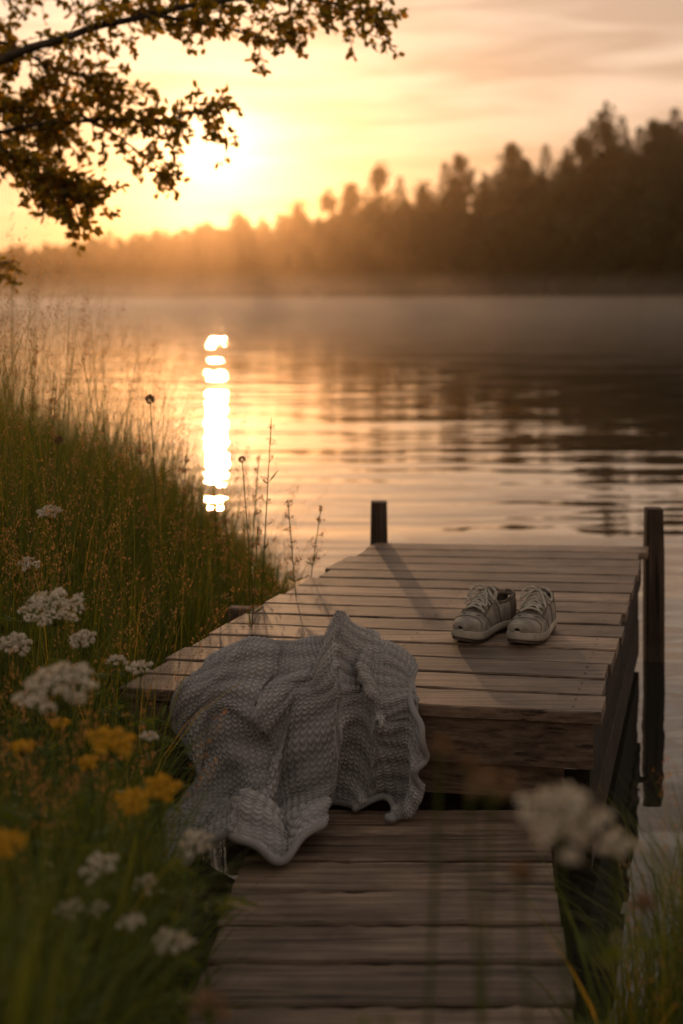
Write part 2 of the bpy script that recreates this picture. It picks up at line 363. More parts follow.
bl=empty('knitted_blanket')
mk('blanket_cloth',big,F,[M_knit],True,np.clip(.30+.50*st+.20*rib,0,1).ravel(),bl)  # colour darkens in stitch and rib crevices, painting in their shade
g=Geo()
for e in (big0[0],big0[-1],big0[:,0],big0[:,-1]):
    e=e[::5]; tube(g,e,.0095,8,.45)
g.obj('blanket_hem',[M_knit],True,bl)
ii=R.randint(0,NV,32000);jj=R.randint(0,NU,32000); g=Geo(); A=unit(nn[ii,jj]*.5+rdir(32000)*.8)
quads(g,big[ii,jj],A,perp(A),R.uniform(.004,.013,32000),.0006,.9); g.obj('wool_fibres',[M_knit],False,bl)

# ---------------------------------------------------------------- sneakers
M_up=noisy('canvas_upper',(.15,.127,.10),(.28,.245,.20),34,.9,.6,.0014,.1)
M_pan=noisy('suede_panel',(.075,.060,.046),(.14,.115,.09),40,.9,.5,.001)
M_sole=noisy('rubber_sole',(.24,.205,.165),(.42,.375,.31),22,.75,.3,.001)
M_lace=noisy('shoe_lace',(.30,.27,.225),(.48,.44,.37),90,.9,.6,.001)
M_in=noisy('shoe_lining',(.018,.015,.012),(.035,.028,.023),40,.95)
M_out=noisy('outsole',(.06,.048,.038),(.10,.083,.065),40,.9)
Ls=.295
sS=[0,.02,.06,.15,.3,.45,.6,.72,.82,.9,.96,.985,1.0]; sW=[.010,.022,.030,.036,.034,.036,.043,.048,.046,.039,.027,.018,.007]
hS=[0,.03,.1,.2,.32,.42,.5,.6,.7,.8,.9,.97,1]; hH=[.064,.075,.073,.062,.062,.082,.078,.062,.045,.035,.028,.020,.010]
def shoe(name,loc,rot,side,loosen,sc=1.0):
    E=empty(name,loc,rot,sc)
    w=lambda s:np.interp(s,sS,sW); h=lambda s:np.interp(s,hS,hH)
    cxf=lambda s:side*(.010*np.sin(np.pi*s)-.012*s**2)
    spring=lambda s:.013*np.clip((s-.72)/.28,0,1)**2+.004*np.clip((.1-s)/.1,0,1)
    def surf(s,th,off=0):
        c=np.cos(th);sn=np.sin(th); ww=w(s)*.98+off; hh=h(s)+off
        bul=1+.05*np.sin(np.pi*np.clip(th/np.pi,0,1)*2)**2
        return np.stack([cxf(s)+ww*np.sign(c)*np.abs(c)**.62*bul,s*Ls+0*th,.029+spring(s)+hh*np.abs(sn)**.85+.0*th],-1)
    ns=60; ss=(1-np.cos(np.linspace(0,np.pi,ns)))/2; lv=[(0,.90,5),(.0025,.99,5),(.009,1.02,5),(.0095,1.06,0),(.016,1.09,0),(.027,1.08,0),(.031,1.0,0),(.031,.7,0)]
    V=[];
    for z,k,_ in lv:
        Lf=np.column_stack([cxf(ss)-w(ss)*k-.001,ss*Ls*(1+.012*k)-.0025,z+spring(ss)]); Rt=np.column_stack([cxf(ss)+w(ss)*k+.001,ss*Ls*(1+.012*k)-.0025,z+spring(ss)])[::-1]
        V.append(np.vstack([Lf,Rt]))
    n=2*ns; V=np.vstack(V); F=[];mi=[]
    for i in range(len(lv)-1):
        for j in range(n): F.append((i*n+j,i*n+(j+1)%n,(i+1)*n+(j+1)%n,(i+1)*n+j)); mi.append(1 if i<2 else 0)
    for b_,fl in ((0,1),((len(lv)-1)*n,0)):
        for j in range(ns-1): F.append((b_+j,b_+j+1,b_+n-2-j,b_+n-1-j)); mi.append(1 if fl else 0)
    mk('sole',V,F,[M_sole,M_out],True,None,E,mi)
    ns,nt_=64,44; ss=(1-np.cos(np.linspace(0.05,np.pi-.05,ns)))/2; th=np.linspace(0,np.pi,nt_)
    SS,TH=np.meshgrid(ss,th,indexing='ij'); V=surf(SS,TH)
    crease=.0022*np.sin(SS*150)*np.exp(-((SS-.72)/.05)**2)*np.sin(TH); V[...,2]+=crease
    V[...,0]+=.0012*np.sin(SS*60+3*TH)*np.sin(TH)*(SS<.8)
    idx=np.arange(ns*nt_).reshape(ns,nt_); F=[];mi=[]
    for i in range(ns-1):
        s_=(ss[i]+ss[i+1])/2
        for j in range(nt_-1):
            t_=math.degrees((th[j]+th[j+1])/2); d=abs(t_-90)
            if .035<s_<.40 and d<34: continue
            if .40<=s_<.68 and d<17+ (.68-s_)*30: continue
            F.append((idx[i,j],idx[i+1,j],idx[i+1,j+1],idx[i,j+1]))
            mi.append(1 if (s_<.17 and d>34) or (.40<s_<.71 and d<42) else 0)
    o=mk('upper',V,F,[M_up,M_pan,M_in],True,None,E,mi); md=o.modifiers.new('t','SOLIDIFY'); md.thickness=.0045; md.offset=0
    g=Geo(); cs=np.linspace(.035,.40,16); tl=math.radians(56)
    L1=surf(cs,np.full(16,tl)); L2=surf(cs[::-1],np.full(16,math.pi-tl)); 
    loop=np.vstack([L1[::-1],L2[::-1]]); loop=path(loop[::2],40); tube(g,loop,.0052,8); g.obj('collar',[M_pan],True,E)
    s2=np.linspace(.03,.7,20); V=np.vstack([np.column_stack([cxf(s2)-w(s2)*.9,s2*Ls,0*s2+.036]),np.column_stack([cxf(s2)+w(s2)*.9,s2*Ls,0*s2+.036])])
    mk('insole',V,[(i,i+20,i+21,i+1) for i in range(19)],[M_in],False,None,E)
    s3=np.linspace(.70,.37,14); x3=np.linspace(-1,1,9); V=[]
    for i,s_ in enumerate(s3):
        top=surf(np.array([s_]),np.array([np.pi/2]))[0]; up=.028*np.clip((.50-s_)/.13,0,1)**1.3
        for x_ in x3: V.append((top[0]+x_*(.017+.006*i/13),top[1]-.5*up,top[2]-.005+up-.006*x_**2))
    V=np.array(V); F=[(i*9+j,i*9+j+1,(i+1)*9+j+1,(i+1)*9+j) for i in range(13) for j in range(8)]
    o=mk('tongue',V,F,[M_pan],True,None,E); md=o.modifiers.new('t','SOLIDIFY'); md.thickness=.006
    g=Geo()
    def lace(p,r=.0026): tube(g,path(p,18),r*1.25,6)
    sp=[.67,.61,.55,.495,.45,.415]
    def pt(s_,deg,off): return surf(np.array([s_]),np.array([math.radians(deg)]),off)[0]
    for i,s_ in enumerate(sp):
        o_=23+7*i*.6
        lace([pt(s_,90-o_-5,-.001),pt(s_,90-o_,.004),pt(s_-.004,90,.009+loosen*i*.001),pt(s_,90+o_,.004),pt(s_,90+o_+5,-.001)],.0028)
        if i<5:
            lace([pt(s_,90-o_,.003),pt((s_+sp[i+1])/2,90,.0105),pt(sp[i+1],90+o_+3,.003)]); lace([pt(s_,90+o_,.003),pt((s_+sp[i+1])/2+.004,92,.013),pt(sp[i+1],90-o_-3,.003)])
    k0=pt(.43,90,.013)
    for sg in (-1,1):
        lace([k0,k0+[sg*.016,.004,.012],k0+[sg*.040,.012,.000],k0+[sg*.044,.026,-.020],k0+[sg*.022,.018,-.002],k0],.0026)
        lace([k0,k0+[sg*.012,.020,.004],k0+[sg*.026,.040,-.016],k0+[sg*.036,.058,-.034]],.0024)
    g.obj('laces',[M_lace],True,E)
    g=Geo()
    for sg in (-1,1):
        q=[pt(s_,90+sg*d_,.0028) for s_,d_ in ((.41,44),(.48,43),(.56,42),(.64,40),(.71,36),(.745,14))]; tube(g,path(q,24),.0014,5)
        q=[pt(s_,90+sg*d_,.0028) for s_,d_ in ((.44,44),(.40,60),(.36,88))]; tube(g,path(q,16),.0014,5)
        q=[pt(s_,90+sg*d_,.0028) for s_,d_ in ((.70,42),(.66,62),(.60,88))]; tube(g,path(q,16),.0014,5)
    q=[pt(.79+.03*(abs(d)/70),90+d,.0028) for d in (-80,-50,-25,0,25,50,80)]; tube(g,path(q,30),.0014,5)
    g.obj('seams',[M_pan],True,E)
    return E
shoe('sneaker',(.572,4.735,DECK+.002),math.radians(180-37),1,1,1.15)
shoe('sneaker.001',(.690,4.74,DECK+.002),math.radians(180-21),-1,1.3,1.15)

# ---------------------------------------------------------------- grasses
def blades(g,B,h,lean,ang,w,var,segs=5):
    n=len(B); t=np.linspace(0,1,segs+1)[None,:]; dirv=np.stack([np.cos(ang),np.sin(ang)],-1)
    face=ang+np.pi/2+R.uniform(-.9,.9,n); sd=np.stack([np.cos(face),np.sin(face),0*face],-1)
    hor=(lean*h)[:,None]*t**2.1; zz=h[:,None]*(t-.45*lean[:,None]*t**2.6)
    C=np.stack([B[:,0:1]+dirv[:,0:1]*hor,B[:,1:2]+dirv[:,1:2]*hor,B[:,2:3]+zz],-1)
    wd=(w[:,None]*(1-t**1.6*.97))[...,None]*.5
    V=np.stack([C-sd[:,None]*wd,C+sd[:,None]*wd],2).reshape(n,-1,3); k=2*(segs+1)
    f=np.array([(2*i,2*i+1,2*i+3,2*i+2) for i in range(segs)]); F=(np.arange(n)[:,None,None]*k+f[None]).reshape(-1,4)
    g.add(V.reshape(-1,3),F,np.repeat(var,k)); return C
def onland(X,Y,margin=.0):
    ok=(xs(Y)+.10-X)>margin
    ok&=~((X>np.where(Y>3.0,-.47,-.33))&(X<np.where(Y<2.6,.47,.60))&(Y<3.95))
    lx=np.interp(Y,[3.98,6.364],[-.644,.165]); ok&=~((Y>3.93)&(Y<6.5)&(X>lx-.05))
    return ok
def sample(n,x0f,x1f,y0,y1,p=1.0):
    Y=y0+(y1-y0)*R.rand(n)**p; a_=x0f(Y);b_=x1f(Y); X=a_+(b_-a_)*R.rand(n); k=onland(X,Y); return X[k],Y[k]
def clump(X,Y): return .5+.5*np.sin(X*3.3+1.7*np.sin(Y*2.1))*np.sin(Y*2.7+X)
def hgt(X,Y):
    d=np.clip(xs(Y)-X,0,3); tall=.52+.76*np.clip(d/1.1,0,1); near=.38+.18*np.clip(-X-.3,0,1)
    t=np.clip((Y-3.1)/1.3,0,1); return near*(1-t)+tall*t
g=Geo()
X,Y=sample(38000,lambda Y:-.27*Y-.7,lambda Y:xs(Y)+.1,2.6,12.5,1.15)
h=hgt(X,Y)*R.uniform(.35,1.0,len(X))*(.70+.42*clump(X,Y)); h*=np.where(R.rand(len(X))<.13,R.uniform(1.1,1.55,len(X)),1)
blades(g,np.column_stack([X,Y,ground_z(X,Y)-.02]),h,R.uniform(.05,.6,len(X)),R.uniform(0,2*np.pi,len(X)),R.uniform(.003,.008,len(X)),np.clip(R.beta(2,4,len(X))+.35*(R.rand(len(X))<.2),0,1))
X,Y=sample(17000,lambda Y:-.27*Y-.5,lambda Y:np.full_like(Y,-.29),1.5,3.6)
h=R.uniform(.2,.62,len(X))*(.75+.4*clump(X,Y)); 
blades(g,np.column_stack([X,Y,ground_z(X,Y)-.02]),h,R.uniform(.1,.8,len(X)),R.uniform(0,2*np.pi,len(X)),R.uniform(.003,.008,len(X)),R.beta(2,4,len(X))*.85)
X,Y=sample(9000,lambda Y:np.full_like(Y,.47),lambda Y:np.full_like(Y,1.7),1.4,2.95)
h=R.uniform(.2,.62,len(X)); 
blades(g,np.column_stack([X,Y,np.maximum(ground_z(X,Y),-.05)-.02]),h,R.uniform(.1,.8,len(X)),R.uniform(0,2*np.pi,len(X)),R.uniform(.003,.007,len(X)),R.beta(2,4,len(X)))
g.obj('meadow_grass',[M_grass],True)
def panicles(g,X,Y,H,spread,nseed,lean=.2,size=.009):
    n=len(X); B=np.column_stack([X,Y,ground_z(X,Y)-.02]); ang=R.uniform(0,2*np.pi,n)
    C=blades(g,B,H,R.uniform(.02,lean,n),ang,np.full(n,.0032),R.uniform(.3,.8,n),6)
    tt=R.rand(n,nseed)**.8; T0=.76
    ti=(T0+(1-T0)*tt)*6; i0=np.clip(ti.astype(int),0,5); fr=(ti-i0)[...,None]; ar=np.arange(n)[:,None]
    P=C[ar,i0]*(1-fr)+C[ar,i0+1]*fr; d=rdir(n*nseed).reshape(n,nseed,3); d[...,2]*=.5
    P=P+d*(spread*(1-.75*tt))[...,None]; A=unit(d*.6+np.array([0,0,.7])).reshape(-1,3)
    quads(g,P.reshape(-1,3),A,perp(A),R.uniform(.7,1.3,n*nseed)*size,size*.42,R.rand(n*nseed),1)
g=Geo()
X,Y=sample(1100,lambda Y:-.26*Y-.5,lambda Y:xs(Y)+.05,3.4,9); H=hgt(X,Y)*R.uniform(.95,1.5,len(X)); panicles(g,X,Y,H,.026,34,.35)
X,Y=sample(130,lambda Y:-.26*Y-.3,lambda Y:np.full_like(Y,-.32),2.2,3.4); panicles(g,X,Y,R.uniform(.35,.7,len(X)),.02,26,.4)
X,Y=sample(150,lambda Y:np.full_like(Y,.50),lambda Y:np.full_like(Y,1.3),1.4,2.8); panicles(g,X,Y,R.uniform(.3,.72,len(X)),.02,24,.5,size=.007)
g.obj('seeding_grass',[M_grass,M_seed])
def weed(name,x,y,ztop,bend,knob=0,bare=.5):
    g=Geo(); z0=float(ground_z(np.array(x),np.array(y)))-.02
    P=path([(x-bend,y,z0),(x-bend*.8,y,z0+(ztop-z0)*.4),(x-bend*.35,y,z0+(ztop-z0)*.75),(x,y,ztop)],16); tube(g,P,np.linspace(.003,.0016,16),5,.5)
    if knob:
        n=160; d=rdir(n); quads(g,P[-1]+d*knob*.5,unit(d+[0,0,.5]),perp(d),knob*.8,knob*.3,R.rand(n),1)
    else:
        for i in range(26):
            t=R.uniform(bare,1); q=P[int(t*15)]; d=unit([R.normal(),R.normal(),1.3]); L=R.uniform(.02,.06)*(1.3-t)
            tube(g,[q,q+d*L*.6,q+d*L],.0008,4,.6); n=9; dd=rdir(n); quads(g,q+d*L+dd*.004,unit(dd+[0,0,.6]),perp(dd),.010,.004,R.rand(n),1)
    for i in range(10):
        t=R.uniform(.1,.75); q=P[int(t*15)]; d=unit([R.normal(),R.normal(),.8]); quads(g,[q],d[None],perp(d[None]),R.uniform(.04,.08),.007,[.4])
    g.obj(name,[M_grass,M_seed if not knob else M_brown])
weed('scabious_seed_head',-.684,5.0,1.265,-.05,.016); weed('scabious_seed_head',-.355,5.0,1.05,-.06,.012); weed('scabious_seed_head',-.93,4.6,1.16,.04,.014)
weed('tall_weed',-.255,5.1,1.19,.05,0,.35); weed('tall_weed',-.45,4.9,1.0,-.04); weed('tall_weed',-1.1,5.4,1.30,.05); weed('tall_weed',-.20,5.2,.88,-.06)
weed('tall_weed',-.08,5.6,.80,.10); weed('tall_weed',-.60,5.4,1.02,.04); weed('tall_weed',-.50,5.8,.95,-.05); weed('tall_weed',-1.35,6.2,1.42,.05)
weed('tall_weed',-.33,5.6,1.0,.05); weed('tall_weed',-.75,5.2,1.12,-.05); weed('tall_weed',-.28,4.7,.86,.04)

# ---------------------------------------------------------------- umbel flowers
def umbel(name,x,y,z,w,mat,nr=20,fl=26,fs=.0055,bend=.04,dome=.30,leaves=5):
    g=Geo(); z0=float(ground_z(np.array(x),np.array(y)))-.02; c=np.array([x,y,z-w*.5])
    bd=np.array([bend*random.choice((-1,1)),bend*random.uniform(-1,1),0])
    P=path([np.array([x,y,z0])+bd,np.array([x,y,z0+(z-z0)*.4])+bd*.8,np.array([x,y,z0+(z-z0)*.75])+bd*.3,c],14); tube(g,P,np.linspace(.0032,.002,14),6,.35)
    tilt=unit([random.uniform(-.2,.2),random.uniform(-.45,-.1),1]); e1=unit(np.cross(tilt,[0,1,.2])); e2=np.cross(tilt,e1)
    for i in range(nr):
        rr=math.sqrt((i+.5)/nr)*w*.5*random.uniform(.88,1.1); th=i*2.399+random.uniform(-.25,.25)
        tip=c+tilt*(w*.5-dome*w*(rr/(w*.5))**2*.5)+e1*rr*math.cos(th)+e2*rr*math.sin(th)
        tube(g,path([c,c*.55+tip*.45-tilt*w*.04,tip],5),.0007,4,.5)
        n=fl; rad=w*.095; th2=R.uniform(0,2*np.pi,n); r2=np.sqrt(R.rand(n))*rad*1.15
        Pp=tip+e1*(r2*np.cos(th2))[:,None]+e2*(r2*np.sin(th2))[:,None]+tilt*(R.uniform(-.0,.006,n)-r2**2/rad*.4)[:,None]
        A=unit(rdir(n)+tilt*.25); Bv=perp(A); quads(g,Pp-A*fs*.5,A,Bv,fs,fs*.9,R.rand(n),1)
    for i in range(leaves):
        q=P[random.randint(1,10)]; d=unit([R.normal(),R.normal(),.5]); L=R.uniform(.08,.16)
        n=26; t=np.linspace(.15,1,n); Pl=q+d*(t*L)[:,None]; Pl[:,2]-=.35*L*t**2; sd=unit(np.cross(d,[0,0,1]))*np.where(np.arange(n)%2,1,-1)[:,None]
        A=unit(sd+d*.6+rdir(n)*.25); quads(g,Pl,A,perp(A),L*.30*(1.1-t),.008,R.uniform(.1,.5,n)); tube(g,Pl[::5],.0009,4,.3)
    return g.obj(name,[M_grass,mat])
def px(xp,yp,Y): return (xp-341.5)/1400*Y, Y, CAMH-(yp-300)/1400*Y
WC='wild_carrot_flower'
for (a_,b_,Y,wp) in ((55,596,3.2,60),(15,638,3.25,32),(85,634,3.3,27),(63,672,2.4,74),(141,664,3.2,26),(116,658,3.3,20),(28,560,3.7,22),(50,508,4.4,24),(149,735,2.9,18),
                     (101,860,2.2,36),(170,936,2.05,38),(196,836,2.4,34),(132,920,2.1,26),(145,880,2.3,24),(72,905,2.1,26),(560,800,1.42,84),(617,838,1.6,38),(100,905,2.2,20),(30,700,2.8,22)):
    x,y,z=px(a_,b_,Y); w=wp/1400*Y; umbel(WC,x,y,z,w,M_white,nr=max(9,int(24*min(1,w/.1))),fl=24 if w<.06 else 38,fs=.005 if w<.06 else .0065)
for (a_,b_,Y,wp) in ((110,735,2.3,48),(135,795,2.25,34),(161,782,2.3,36),(8,838,1.9,36),(24,745,2.5,24),(60,722,2.9,18),(90,760,2.6,20)):
    x,y,z=px(a_,b_,Y); w=wp/1400*Y; umbel('tansy_flower',x,y,z,w,M_yellow,nr=15,fl=44,fs=.006,dome=.2)
for (a_,b_,Y,wp) in ((492,778,1.35,52),(440,742,1.5,26),(468,762,1.4,20),(210,1000,1.6,40),(645,900,1.5,24),(520,870,1.4,26)):
    x,y,z=px(a_,b_,Y); w=wp/1400*Y; umbel('dried_flower',x,y,z,w,M_brown,nr=11,fl=18,fs=.005,leaves=1)
g=Geo(); X,Y=sample(760,lambda Y:-.27*Y-.4,lambda Y:np.full_like(Y,-.30),1.6,4.2)
for x,y in zip(X,Y):
    z=float(ground_z(np.array(x),np.array(y))); hh=R.uniform(.1,.42); n=R.randint(8,18)
    top=np.array([x+R.normal(0,.04),y+R.normal(0,.04),z+hh]); t=R.rand(n)[:,None]; P=np.array([x,y,z])*(1-t)+top*t
    A=unit(np.column_stack([R.normal(size=n),R.normal(size=n),R.uniform(-.1,.8,n)])); B=unit(np.cross(A,[0,0,1])+rdir(n)*.3)
    quads(g,P,A,B,R.uniform(.03,.07,n),R.uniform(.008,.018,n),R.beta(2,4,n)*.7); tube(g,[np.array([x,y,z]),top],.0016,4,.3)
g.obj('undergrowth',[M_grass])

# ---------------------------------------------------------------- overhanging tree
tree=empty('alder_tree'); gb=Geo(); gl=Geo()
def hexleaves(g,P,A,B,L,W,var):
    n=len(P);L=L[:,None];W=W[:,None]; Nn=np.cross(A,B)
    a0=P;a1=P+A*L*.22+B*W*.40+Nn*W*.10;a2=P+A*L*.66+B*W*.42+Nn*W*.10;a3=P+A*L;b1=P+A*L*.22-B*W*.40+Nn*W*.10;b2=P+A*L*.66-B*W*.42+Nn*W*.10
    V=np.stack([a0,a1,a2,a3,b2,b1],1); f=np.array([(0,1,2,3),(0,3,4,5)]); F=(np.arange(n)[:,None,None]*6+f[None]).reshape(-1,4)
    g.add(V.reshape(-1,3),F,np.repeat(var,6))
def twig(p,d,L,nl,ls):
    q=path([p,p+d*L*.4+R.normal(0,.02,3),p+d*L*.75+R.normal(0,.03,3)-[0,0,.05*L],p+d*L-[0,0,.15*L]],8); tube(gb,q,np.linspace(.004,.0012,8),4)
    t=R.uniform(.1,1,nl)*7; i=np.clip(t.astype(int),0,6); f=(t-i)[:,None]; P=q[i]*(1-f)+q[i+1]*f+R.normal(0,.008,(nl,3))
    A=unit(d*.5+rdir(nl)*.9+[0,0,-.15]); B=perp(A); hexleaves(gl,P,A,B,R.uniform(.7,1.25,nl)*ls,R.uniform(.7,1.1,nl)*ls*.72,R.beta(2,2.5,nl))
def limb(pts,r0,r1,ntw,tl,nl=15,ls=.055,start=.2,droop=-.25):
    ls*=.80; nl=int(nl*1.3)
    P=path(pts,30)+np.cumsum(R.normal(0,.006,(30,3)),0); tube(gb,P,np.linspace(r0,r1,30),7)
    T=unit(np.gradient(P,axis=0))
    for i in range(ntw):
        t=start+(1-start)*(i+R.rand())/ntw; j=min(29,int(t*29)); d=unit(T[j]*.7+rdir(1)[0]*.8+[0,0,droop]); 
        L=tl*R.uniform(.5,1.2); twig(P[j],d,L,nl,ls)
        if R.rand()<.5:
            d2=unit(d+rdir(1)[0]*.7); twig(P[j]+d*L*.5,d2,L*.6,max(5,nl//2),ls)
tr=[(-3.5,8.6,.2),(-3.45,8.5,1.5),(-3.3,8.4,3.0),(-3.35,8.4,5.0),(-3.2,8.5,7.5)]
tube(gb,path(tr,24),np.linspace(.17,.05,24),12)
limb([(-3.3,8.4,2.3),(-2.4,7.6,2.55),(-1.75,7.05,2.80),(-1.38,7.0,2.93),(-1.02,7.0,3.05),(-.70,7.0,3.14),(-.30,6.9,3.16),(.00,6.9,3.10),(.20,6.9,3.04)],.03,.003,60,.28,16,.052,.40,-.30)
limb([(-1.02,7.0,3.05),(-.85,7.0,3.03),(-.62,7.0,3.02),(-.42,7.0,2.96),(-.25,6.95,2.92)],.01,.003,18,.18,13,.05,.2,-.3)
limb([(-3.3,8.4,1.9),(-2.5,7.7,2.25),(-1.9,7.3,2.50),(-1.35,7.2,2.58),(-.95,7.2,2.60),(-.66,7.2,2.64)],.02,.003,50,.22,16,.052,.35,-.22)
limb([(-1.35,7.2,2.58),(-1.15,7.2,2.46),(-1.0,7.2,2.36),(-.94,7.2,2.30)],.008,.002,14,.14,11,.048,.2,-.4)
limb([(-3.35,8.5,2.1),(-2.6,7.6,2.55),(-2.0,7.0,2.50),(-1.65,6.9,2.32),(-1.45,6.9,2.20),(-1.32,6.9,2.14)],.02,.003,70,.24,18,.052,.35,-.25)
limb([(-3.3,8.4,2.8),(-2.5,7.8,2.95),(-1.9,7.5,3.0),(-1.5,7.4,2.85),(-1.25,7.4,2.75)],.02,.003,60,.28,18,.055,.3,-.1)
limb([(-3.3,8.4,3.0),(-2.3,7.8,3.3),(-1.6,7.6,3.35),(-1.2,7.5,3.3),(-.8,7.5,3.38)],.02,.003,44,.32,16,.055,.3,-.1)
limb([(-3.3,8.4,2.4),(-2.5,7.7,2.7),(-2.1,7.4,2.72),(-1.75,7.3,2.62),(-1.5,7.3,2.55)],.02,.003,50,.24,18,.055,.4,-.1)
limb([(-3.4,8.5,1.6),(-2.8,7.9,1.95),(-2.2,7.4,1.93),(-1.80,7.2,1.80)],.02,.003,36,.20,15,.052,.4,-.4)
for i in range(16):
    a0=R.uniform(0,2*np.pi); z=R.uniform(3.2,7.2); b=np.array([-3.3,8.45,z]); d=np.array([math.cos(a0),math.sin(a0)*.8,.35])
    L=R.uniform(1.3,2.4)*(1.1-(z-3.2)/7); limb([b,b+d*L*.4,b+d*L*.75+[0,0,.1],b+d*L],.035,.005,34,.45,13,.07,.15,0)
gb.obj('trunk_and_branches',[M_bark],True,tree); gl.obj('leaves',[M_leaf],False,tree)

# ---------------------------------------------------------------- distant forest
def proto(kind,seed):
    Rr=np.random.RandomState(seed); g=Geo(); tube(g,[(0,0,-.05),(0,0,.4),(0.01,0,.9)],[.018,.013,.003],6,.1)
    if kind=='d':
        for i in range(30):
            a0=Rr.uniform(0,6.28);z=.10+.84*Rr.rand()**.8;r=Rr.uniform(.02,.22)*np.interp(z,[.1,.4,.7,.95],[.8,1.1,.75,.15]); cr=Rr.uniform(.05,.10)*np.interp(z,[0,.7,1],[1.15,1,.6])
            n=66; d=unit(Rr.normal(size=(n,3))); P=np.array([r*math.cos(a0),r*math.sin(a0),z])+d*(cr*Rr.uniform(.3,1.55,n))[:,None]; A=unit(Rr.normal(size=(n,3))); B=unit(np.cross(A,Rr.normal(size=(n,3))))
            quads(g,P,A,B,Rr.uniform(.025,.06,n),Rr.uniform(.02,.04,n),np.clip(Rr.rand(n)*.5+Rr.uniform(0,.5),0,1))
    else:
        n=1800; z=Rr.uniform(.06,1.0,n)**.85; r=(.18*(1-z)**.75+.006)*(.5+.5*np.abs(np.sin(z*34+Rr.rand())))*np.sqrt(Rr.uniform(.1,1.3,n)); a0=Rr.uniform(0,6.28,n)
        P=np.column_stack([r*np.cos(a0),r*np.sin(a0),z]); A=unit(np.column_stack([np.cos(a0),np.sin(a0),-.3+0*z])+Rr.normal(0,.3,(n,3))); B=unit(np.cross(A,Rr.normal(size=(n,3))))
        quads(g,P,A,B,Rr.uniform(.02,.05,n)*(1.15-z*.6),Rr.uniform(.012,.03,n)*(1.15-z*.6),Rr.rand(n)*.6)
    o=g.obj('proto',[M_far]); me=o.data; bpy.data.objects.remove(o); return me
PR=[proto('d',1),proto('d',2),proto('d',3),proto('d',4),proto('c',5),proto('c',6)]
forest=empty('distant_forest'); cnt=0
def plant(me,x,y,h,wsc=1):
    global cnt
    o=bpy.data.objects.new('forest_tree_%03d'%cnt,me); cnt+=1; COL.objects.link(o); o.parent=forest
    o.location=(x,y,float(ground_z(np.array(x),np.array(y)))-.3); o.scale=(h*wsc,h*wsc,h); o.rotation_euler=(0,0,R.uniform(0,6.28))
for d2 in (1,6,13,22,32,44,58,75):
    x=-260.
    while x<190:
        x+=R.uniform(2.6,4.6)*(1.0+(x<-60)*.4); X_=x+R.uniform(-2,2); Y_=Ys(X_)+d2+R.uniform(-3,4)
        if X_/Y_<-.42 or X_/Y_>.62: continue
        h=(R.uniform(5,10) if d2<5 else R.uniform(10.5,15)); con=R.rand()<.28
        plant(PR[R.randint(4,6)] if con else PR[R.randint(0,4)],X_,Y_,h*(1.12 if con else 1),R.uniform(1.0,1.35))
for (xp,yp,dd,kind,ws) in ((605,106,40,1,.8),(592,122,44,5,1.1),(512,142,45,2,.8),(460,154,40,2,.8),(546,146,45,4,1.1),(380,167,42,3,.9),(675,110,45,4,1.2),(640,128,48,5,1.2),(445,164,40,5,1.0),(570,154,40,1,.9),(400,178,44,4,1.1),(665,124,40,0,.9),(240,212,40,1,1.2),(300,201,40,1,1.0),(622,118,40,4,1.1),(485,174,40,4,1.1),(526,158,40,0,.9),(350,184,40,0,1.1),(655,120,42,2,1.0),(585,136,38,3,1.0),(425,182,40,1,1.0),(330,194,40,3,1.0)):
    a0=(xp-341.5)/1400; t=(a0*450+110)/(159+a0*250); Ysh=450-250*t; Y_=Ysh+dd*.8; X_=a0*Y_; top=CAMH+(300-yp)/1400*Y_; gz=float(ground_z(np.array(X_),np.array(Y_))); plant(PR[kind],X_,Y_,(top-gz+.3)*1.02,ws)
print('forest',cnt)

# ---------------------------------------------------------------- haze over the lake
def volbox(name,lo,hi,dens,col,g_):
    gg=Geo(); box(gg,lo,hi); m,nt,out=newmat(name+'_air'); v=N(nt,'ShaderNodeVolumeScatter'); v.inputs['Color'].default_value=(*col,1); v.inputs['Density'].default_value=dens; v.inputs['Anisotropy'].default_value=g_
    nt.links.new(v.outputs[0],out.inputs['Volume']); gg.obj(name,[m])
volbox('evening_haze',(-900,40,-.6),(900,900,60),.00044,(1,.68,.38),.90)
volbox('morning_mist',(-880,75,-.4),(880,620,1.9),.0026,(1,.86,.74),.6)
volbox('morning_mist.001',(-870,110,-.3),(870,610,4.0),.0013,(1,.84,.70),.7)

# ---------------------------------------------------------------- sky and sun
az=math.radians(-5.1); el=math.radians(6.1)
sd=Vector((math.sin(az)*math.cos(el),math.cos(az)*math.cos(el),math.sin(el)))
L=bpy.data.lights.new('sun','SUN'); L.energy=.95; L.angle=math.radians(.75); L.color=(1,.52,.24)
lo=bpy.data.objects.new('sun',L); COL.objects.link(lo); lo.rotation_euler=sd.to_track_quat('Z','Y').to_euler(); lo.location=(-20,60,30)
Wd=bpy.data.worlds.new('World'); S.world=Wd; Wd.use_nodes=True; nt=Wd.node_tree; nt.nodes.clear()
out=nt.nodes.new('ShaderNodeOutputWorld')
sky=N(nt,'ShaderNodeTexSky'); sky.sky_type='NISHITA'; sky.sun_disc=False; sky.sun_elevation=el; sky.sun_rotation=az%(2*math.pi); sky.dust_density=3; sky.air_density=1.2
bg1=N(nt,'ShaderNodeBackground'); bg1.inputs[1].default_value=.006; nt.links.new(sky.outputs[0],bg1.inputs[0])
tc=N(nt,'ShaderNodeTexCoord'); nv_=N(nt,'ShaderNodeVectorMath',operation='NORMALIZE'); nt.links.new(tc.outputs['Generated'],nv_.inputs[0])
sp=N(nt,'ShaderNodeSeparateXYZ'); nt.links.new(nv_.outputs[0],sp.inputs[0])
